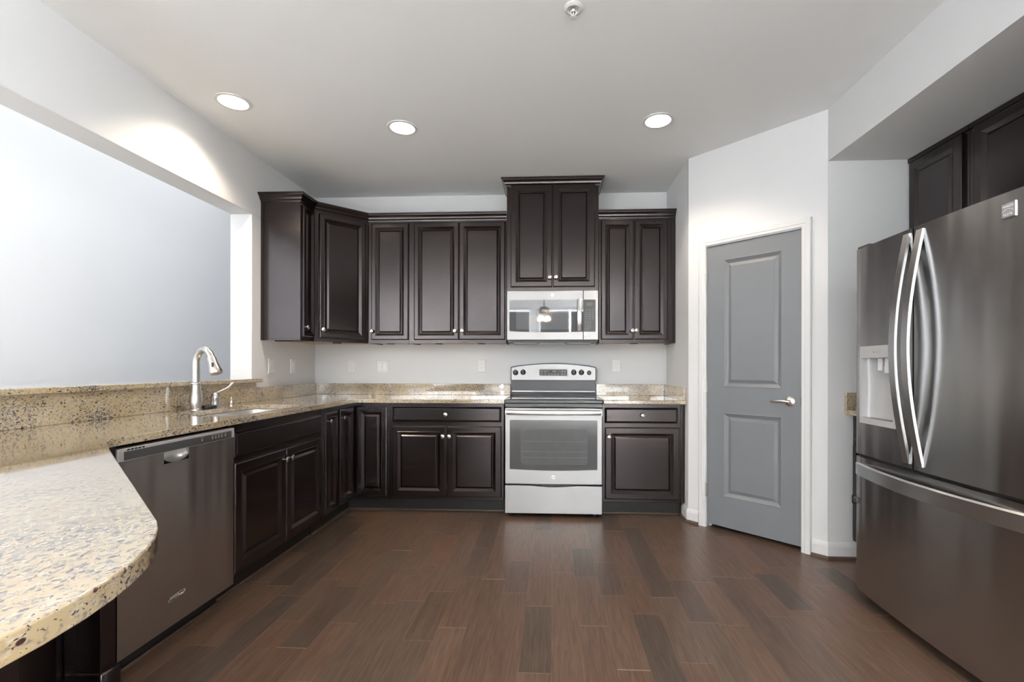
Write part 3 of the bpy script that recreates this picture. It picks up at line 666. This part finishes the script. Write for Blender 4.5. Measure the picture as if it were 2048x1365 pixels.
# underside with filters and lamp
MB().box(.02, MW_-.02, .03, .10, MZ0-.022, MZ0-.012).build('underside_lip', M['black'], t)
MB().box(.05, .25, .05, .30, MZ0-.026, MZ0-.0225).box(.50, .70, .05, .30, MZ0-.026, MZ0-.0225).build('grease_filter', M['steel'], t)
MB().box(.27, .48, .05, .12, MZ0-.026, MZ0-.0225).build('lamp_cover', M['white'], t)

# ================================================================== DISHWASHER
DY0, DY1 = 1.622, 2.243; DXF = -1.566
t = thing('dishwasher', 'brushed stainless dishwasher under the granite counter', 'dishwasher', (DXF, DY0, 0), PI/2)
DWW = DY1-DY0
MB().box(.004, DWW-.004, .03, .60, .10, .868).build('body', M['black'], t)
MB().box(.004, DWW-.004, .085, .55, 0, .10).build('toe_kick', M['kick'], t)
MB().box(.0, DWW, .070, .085, 0, .014).build('shoe_moulding', M['shoe'], t, bevel=.004)
dr = MB()
# front with a pocket below the control panel: built from strips around it
px0, px1, pz0 = .205, .335, .775
dr.box(0, DWW, 0, .03, .100, pz0).box(0, px0, 0, .03, pz0, .822).box(px1, DWW, 0, .03, pz0, .822)
bmesh.ops.remove_doubles(dr.bm, verts=dr.bm.verts, dist=1e-5)
dp = dr.build('door', M['steel_dw'], t)
# scooped pocket
pts = []
for i in range(9):
    a = i/8*PI/2; pts.append([(px0+(px1-px0)*k/12, .0285*math.sin(a)*math.sin(PI*(.08+.84*k/12))**.5, .822-.047*math.cos(a)*(.55+.45*math.sin(PI*k/12)**.5)) for k in range(13)])
MB().rings(pts, False, False, False).build('handle_pocket', M['steel_sat'], dp, smooth=True)
cpn = MB().box(0, DWW, -.004, .03, .8225, .870).build('control_panel', M['greyplastic'], t, bevel=.003)
MB().box(.022, DWW-.022, -.0055, -.0035, .826, .858).build('control_window', M['darkplastic'], cpn)
for i in range(5): MB().box(.035+i*.016, .046+i*.016, -.0046, -.003, .8605, .8665).build('vent_slot', M['black'], cpn)
for i, (x, z, s_) in enumerate([(.405, .842, .008), (.470, .842, .007), (.490, .842, .007), (.510, .842, .007), (.530, .842, .007), (.555, .842, .007)]):
    MB().box(x-s_/2, x+s_/2, -.0062, -.005, z-.005, z+.005).build('button_mark', M['greyplastic'], cpn)
    MB().box(x-s_, x+s_, -.0062, -.005, z+.010, z+.0118).build('button_mark', M['greyplastic'], cpn)
lg_ = text('logo_script', 'Whirlpool', .020, M['steel_sat'], dp, (.272, -.0008, .212), shear=.35, spacing=.9)
a = MB().tube([(.272+.045*math.cos(u)*1.0, -.0008, .212+.010*math.sin(u)+.006*math.cos(u)) for u in [i*.3 for i in range(-2, 17)]], .0007, 6).build('logo_swirl', M['steel_sat'], dp)

# ================================================================== REFRIGERATOR
FXF = 1.550; FYC = 2.018; FW = .936; FH = 1.767
t = thing('refrigerator', 'large stainless french-door refrigerator with bottom freezer', 'refrigerator', (FXF, FYC, 0), -PI/2)
MB().box(-FW/2+.012, FW/2-.012, .075, .83, .035, FH-.02).build('cabinet_body', M['steel_dark'], t, bevel=.004)
MB().box(-FW/2+.02, FW/2-.02, .06, .2, .0, .042).build('base_grille', M['black'], t)
def fy(x): # front bow plus rounded outer edges
    u = abs(x)/(FW/2); y = -.016*(1-u*u)
    e_ = FW/2-abs(x)
    if e_ < .016: y += .016-math.sqrt(max(0, .016**2-(.016-e_)**2))
    return y
def fpanel(mb, x0, x1, z0, z1, skip=None):
    """bowed slab; skip = (x0,x1,z0,z1) leaves a hole"""
    xs = sorted(set([x0, x1]+[x0+(x1-x0)*i/18 for i in range(19)]+[s*(FW/2-q) for s in (-1, 1) for q in (.001, .003, .006, .010, .016) if x0 < s*(FW/2-q) < x1]+([skip[0], skip[1]] if skip else [])))
    zs = [z0, z1] if not skip else [z0, skip[2], skip[3], z1]
    V = {}
    def g(i, j, b):
        k = (i, j, b)
        if k not in V: V[k] = mb.bm.verts.new((xs[i], .065 if b else fy(xs[i]), zs[j]))
        return V[k]
    nx, nz = len(xs)-1, len(zs)-1
    solid = lambda i, j: 0 <= i < nx and 0 <= j < nz and not (skip and skip[0]-1e-6 <= xs[i] and xs[i+1] <= skip[1]+1e-6 and skip[2] <= zs[j] and zs[j+1] <= skip[3])
    for i in range(nx):
        for j in range(nz):
            if not solid(i, j): continue
            mb.bm.faces.new((g(i, j, 0), g(i+1, j, 0), g(i+1, j+1, 0), g(i, j+1, 0)))
            mb.bm.faces.new((g(i, j, 1), g(i, j+1, 1), g(i+1, j+1, 1), g(i+1, j, 1)))
            if not solid(i-1, j): mb.bm.faces.new((g(i, j, 0), g(i, j+1, 0), g(i, j+1, 1), g(i, j, 1)))
            if not solid(i+1, j): mb.bm.faces.new((g(i+1, j, 0), g(i+1, j, 1), g(i+1, j+1, 1), g(i+1, j+1, 0)))
            if not solid(i, j-1): mb.bm.faces.new((g(i, j, 0), g(i, j, 1), g(i+1, j, 1), g(i+1, j, 0)))
            if not solid(i, j+1): mb.bm.faces.new((g(i, j+1, 0), g(i+1, j+1, 0), g(i+1, j+1, 1), g(i, j+1, 1)))
    return mb
SPX = -.060  # split between the doors
DPX0, DPX1, DPZ0, DPZ1 = -.424, -.165, .895, 1.275
ld = fpanel(MB(), -FW/2, SPX-.004, .737, FH, (DPX0+.012, DPX1-.012, DPZ0+.030, DPZ1-.055)).build('left_door', M['steel_dark'], t, smooth=True)
rd = fpanel(MB(), SPX+.004, FW/2, .737, FH).build('right_door', M['steel_dark'], t, smooth=True)
fz = fpanel(MB(), -FW/2, FW/2, .048, .722).build('freezer_drawer', M['steel_dark'], t, smooth=True)
MB().box(-FW/2+.01, FW/2-.01, .02, .075, .722, .737).build('gasket', M['black'], t)
MB().box(SPX-.003, SPX+.003, .01, .06, .737, FH-.003).build('door_gasket', M['black'], t)
MB().box(-FW/2+.02, -FW/2+.10, .0, .08, FH, FH+.012).build('hinge_cover', M['darkplastic'], t)
def bar(mb, f0, f1, n, sec):
    mb.rings([sec(f0+(f1-f0)*i/n) for i in range(n+1)]); return mb
def vhandle(xc, lean):
    def sec(z):
        u = (z-.757)/(1.748-.757); b = math.sin(PI*u); yb_ = fy(xc)-.006-.062*b; x = xc+lean*(b-1)*0
        hw = .019
        return [(x-hw, yb_+.010, z), (x-hw+.002, yb_, z), (x+hw-.002, yb_, z), (x+hw, yb_+.010, z), (x+hw-.004, yb_+.014, z), (x-hw+.004, yb_+.014, z)]
    return sec
h1 = bar(MB(), .757, 1.748, 28, vhandle(SPX-.034, 1)).build('handle', M['steel_sat'], ld, smooth=True)
h2 = bar(MB(), .757, 1.748, 28, vhandle(SPX+.040, 1)).build('handle', M['steel_sat'], rd, smooth=True)
def hh(x):
    u = (x+FW/2-.012)/(FW-.024); b = math.sin(PI*min(1, max(0, u))); y = fy(x)*.6-.004-.052*b**.8
    return [(x, y+.012, .628), (x, y, .632), (x, y, .688), (x, y+.010, .694), (x, y+.016, .690), (x, y+.016, .632)]
bar(MB(), -FW/2+.012, FW/2-.012, 36, hh).build('handle', M['steel_sat'], fz, smooth=True)
# ice and water dispenser
dm = MB()
yo = fy(DPX0)-.003
fpts = lambda x: fy(x)-.003
def frame_piece(x0, x1, z0, z1, mb):
    n = 8; mb.rings([[(x0+(x1-x0)*i/n, fpts(x0+(x1-x0)*i/n), z0), (x0+(x1-x0)*i/n, fpts(x0+(x1-x0)*i/n), z1), (x0+(x1-x0)*i/n, .004, z1), (x0+(x1-x0)*i/n, .004, z0)] for i in range(n+1)])
frame_piece(DPX0, DPX1, DPZ1-.058, DPZ1, dm); frame_piece(DPX0, DPX0+.014, DPZ0, DPZ1-.058, dm); frame_piece(DPX1-.014, DPX1, DPZ0, DPZ1-.058, dm); frame_piece(DPX0+.014, DPX1-.014, DPZ0, DPZ0+.030, dm)
di = dm.build('dispenser', M['dispenser'], ld)
# hollow: curved back
cx_, hw = (DPX0+DPX1)/2, (DPX1-DPX0)/2-.013
rs = []
for j in range(9):
    z = DPZ0+.028+(DPZ1-.056-DPZ0-.028)*j/8; dep = .050+.008*math.sin(PI*j/8)
    rs.append([(cx_+hw*math.cos(PI-PI*i/16), -.002+dep*math.sin(PI*i/16)**.55, z) for i in range(17)])
MB().rings(rs, False, False, False).build('alcove', M['dispenser'], di, smooth=True)
MB().prism([(cx_+hw*math.cos(PI-PI*i/16), -.0+.055*math.sin(PI*i/16)**.55) for i in range(17)], DPZ0+.024, DPZ0+.029).build('drip_tray', M['greyplastic'], di)
MB().box(cx_-.02, cx_+.10, .012, .050, DPZ1-.10, DPZ1-.058).build('nozzle_housing', M['darkplastic'], di)
MB().box(cx_-.01, cx_+.018, .002, .010, DPZ1-.118, DPZ1-.060).build('paddle', M['clear'], di); MB().box(cx_+.035, cx_+.070, .002, .010, DPZ1-.130, DPZ1-.060).build('paddle', M['clear'], di)
for i in range(3): MB().box(cx_-.02+i*.022, cx_-.012+i*.022, fpts(cx_)-.0018, fpts(cx_)+.002, DPZ1-.036, DPZ1-.026).build('button_mark', M['greyplastic'], di)
# door emblem
ex, ez = .350, 1.705
em = MB().box(ex-.024, ex+.024, fy(ex)-.0035, fy(ex)+.004, ez-.026, ez+.026).build('emblem', M['steel_sat'], rd)
MB().box(ex-.021, ex+.021, fy(ex)-.0040, fy(ex)-.003, ez-.023, ez+.023).build('emblem_field', M['greyplastic'], em)
text('emblem_name', 'Kenmore', .0105, M['white'], em, (ex, fy(ex)-.0045, ez+.013))
text('emblem_line', 'ELITE', .0105, M['white'], em, (ex, fy(ex)-.0045, ez-.015), spacing=1.3)
MB().tube([(ex-.020+.040*u, fy(ex)-.0042, ez-.004+.008*math.sin(u*PI)) for u in [i/10 for i in range(11)]], .0008, 6).build('emblem_swoosh', M['white'], em)
# black latch on the far edge of the freezer
lt = MB().box(-FW/2-.022, -FW/2-.001, -.004, .05, .470, .515).build('safety_latch', M['black'], t, bevel=.004)
MB().box(-FW/2, -FW/2+.030, -.012, .012, .482, .512).build('latch_pad', M['darkplastic'], lt, bevel=.006)

# cabinets of the niche (front faces -x): local x -> world -y
t = thing('base_cabinet', 'dark base cabinet sliver between refrigerator and niche wall', 'kitchen cabinet', (1.835, YN-.003, 0), -PI/2)
basebox(t, .46, .60)
door(t, .02, .44, .138, .700, -.018, .40, .62); door(t, .02, .44, .733, .853, -.018, .23, .793, 'drawer_front', True)
c3 = MB().box(1.782, XNB-.002, 2.500, YN-.002, ZS, ZT).build('countertop', M['granite'], bevel=.004); tag(c3, 'granite countertop sliver between refrigerator and niche wall', 'countertop')
b5 = MB().box(1.784, XNB-.004, YN-.022, YN-.002, ZT, 1.018).build('backsplash', M['granite'], bevel=.002); tag(b5, 'granite side splash on the niche wall beside the refrigerator', 'backsplash')
XU = 2.142
t = thing('wall_cabinet', 'dark wall cabinet in the niche with one door, left of the refrigerator top', 'kitchen cabinet', (XU+.02, YN-.003, 0), -PI/2)
MB().box(0, .415, 0, .28, 1.372, HS-.002).build('carcass', M['espresso'], t); door(t, .022, .385, 1.40, 2.400, -.02, .36, 1.48, fr=.045)
MB().box(0, .415, -.008, 0, HS-.028, HS-.002).build('top_moulding', M['espresso'], t)
t = thing('wall_cabinet', 'dark double-door cabinet above the refrigerator', 'kitchen cabinet', (XU+.02, YN-.003-.418, 0), -PI/2)
MB().box(0, .96, 0, .28, 1.80, HS-.002).build('carcass', M['espresso'], t); door(t, .037, .47, 1.83, 2.400, -.02, .44, 1.89, fr=.045); door(t, .48, .93, 1.83, 2.400, -.02, .51, 1.89, fr=.045)
MB().box(0, .96, -.008, 0, HS-.028, HS-.002).build('top_moulding', M['espresso'], t)

# ================================================================== PANTRY DOOR
t = bpy.data.objects.new('door_1', None); C.objects.link(t); t.matrix_world = AW; struct(t, 'grey two-panel pantry door in a white frame on the angled wall')
dx0, dx1, dz0, dz1 = .150, .777, .028, 2.050
def rp(mb, x0, x1, z0, z1, y):
    def R(i, yy): return [(x0+i, yy, z0+i), (x1-i, yy, z0+i), (x1-i, yy, z1-i), (x0+i, yy, z1-i)]
    mb.rings([R(i, q) for i, q in ((0, y), (.004, y-.002), (.010, y+.002), (.024, y+.012), (.029, y+.014), (.032, y+.014), (.052, y+.004), (.053, y+.0025))], False, True)
dm = MB(); p1, p2 = (.271, .663, 1.029, 1.941), (.271, .663, .245, .846); Y0 = .004
bmv = dm.bm
xs = [dx0, .271, .663, dx1]; zs = [dz0, .245, .846, 1.029, 1.941, dz1]
gv = {}
def G(i, j, b):
    if (i, j, b) not in gv: gv[(i, j, b)] = bmv.verts.new((xs[i], .038 if b else Y0, zs[j]))
    return gv[(i, j, b)]
for i in range(3):
    for j in range(5):
        if not (i == 1 and j in (1, 3)): bmv.faces.new((G(i, j, 0), G(i+1, j, 0), G(i+1, j+1, 0), G(i, j+1, 0)))
        bmv.faces.new((G(i, j, 1), G(i, j+1, 1), G(i+1, j+1, 1), G(i+1, j, 1)))
for i in range(3):
    for j, fl_ in ((0, 0), (5, 1)): bmv.faces.new((G(i, j, 0), G(i, j, 1), G(i+1, j, 1), G(i+1, j, 0)))
for j in range(5):
    for i in (0, 3): bmv.faces.new((G(i, j, 0), G(i, j+1, 0), G(i, j+1, 1), G(i, j, 1)))
rp(dm, *p1, Y0); rp(dm, *p2, Y0)
slab = dm.build('door_slab', M['doorgrey'], t)
# casing, jamb
CW = [(0, 0), (0, -.012), (.006, -.016), (.020, -.016), (.024, -.019), (.050, -.019), (.055, -.015), (.057, 0)]
cs = MB(); A, Bx, Tz = .146, .782, 2.058
rs = []
for (x, z, sx, sz) in ((A, 0, -1, 0), (A, Tz, -1, 1), (Bx, Tz, 1, 1), (Bx, 0, 1, 0)):
    rs.append([(x+sx*o, y, z+sz*o) for o, y in CW])
cs.rings(rs); cs.build('door_casing', M['trim'], t)
MB().box(.140, .1475, -.001, .11, 0, 2.062).box(.7795, .785, -.001, .11, 0, 2.062).box(.1475, .7795, -.001, .11, 2.0535, 2.062).box(.1475, .160, .040, .06, 0, 2.05).box(.767, .7795, .040, .06, 0, 2.05).build('jamb', M['trim'], t)
for z in (1.811, 1.040, .274):
    MB().box(.143, .156, -.006, .006, z-.048, z+.048).lathe([(.006, z-.05), (.006, z+.05)], (.1475, -.010, 0), 'z', 12).build('hinge', M['brushed'], t)
lv = MB().lathe([(.032, 0), (.032, .004), (.028, .008), (.012, .010), (.011, .038), (0, .038)], (.712, Y0, .949), '-y', 28)
lv.tube([(.718, -.034, .949), (.700, -.040, .951), (.670, -.042, .953), (.640, -.040, .950), (.612, -.032, .947), (.600, -.030, .950)], [.011, .011, .009, .008, .007, .004], 14).build('lever_handle', M['nickel'], t, smooth=True)
MB().box(.7745, .7790, -.0005, .004, .92, .98).build('strike_plate', M['darkplastic'], t)
# pantry interior back so the gap under the door stays dark
# ================================================================== OUTLETS AND SWITCHES
def plate(kind, label, loc, rotz, w_=.075, h_=.118):
    t = thing('wall_outlet' if kind == 'outlet' else 'light_switch', label, 'outlet' if kind == 'outlet' else 'switch', loc, rotz)
    MB().rings([[(x*k_, y, z*k_) for x, z in ((-w_/2, -h_/2), (w_/2, -h_/2), (w_/2, h_/2), (-w_/2, h_/2))] for k_, y in ((1, 0), (1, -.003), (.94, -.0065))]).build('cover_plate', M['plate'], t)
    if kind == 'outlet':
        for s_ in (-1, 1):
            r_ = MB().rings([[(x, y, z+s_*.0195) for x, z in rrect(-.017, .017, -.014, .014, .008, 4)] for y in (-.006, -.0085)]).build('receptacle', M['white'], t)
            sm = MB()
            for q in (-.0065, .0065): sm.box(q-.0012, q+.0012, -.0092, -.008, s_*.0195-.001, s_*.0195+.008)
            sm.box(-.002, .002, -.0092, -.008, s_*.0195-.010, s_*.0195-.006).build('slots', M['slot'], r_)
    else:
        n = 2 if w_ > .1 else 1
        for i in range(n):
            xx = (i-(n-1)/2)*.046
            MB().rings([[(xx-.0165, -.006, -.033), (xx+.0165, -.006, -.033), (xx+.0165, -.006, .033), (xx-.0165, -.006, .033)], [(xx-.0155, -.0075, -.032), (xx+.0155, -.0075, -.032), (xx+.0155, -.011, .032), (xx-.0155, -.011, .032)]]).build('rocker', M['white'], t)
    return t
plate('outlet', 'white outlet on the left wall just right of the opening', (XL, 3.610, 1.176), PI/2)
plate('switch', 'single white switch on the left wall under the slim cabinet', (XL, 3.922, 1.176), PI/2)
plate('outlet', 'white outlet on the back wall nearest the left corner', (-1.865, YB, 1.171), 0)
plate('switch', 'wide double white switch on the back wall under the single-door cabinet', (-1.572, YB, 1.171), 0, .118, .118)
plate('outlet', 'white outlet on the back wall just left of the range', (-.648, YB, 1.179), 0)
plate('outlet', 'white outlet on the back wall just right of the range', (.583, YB, 1.183), 0)
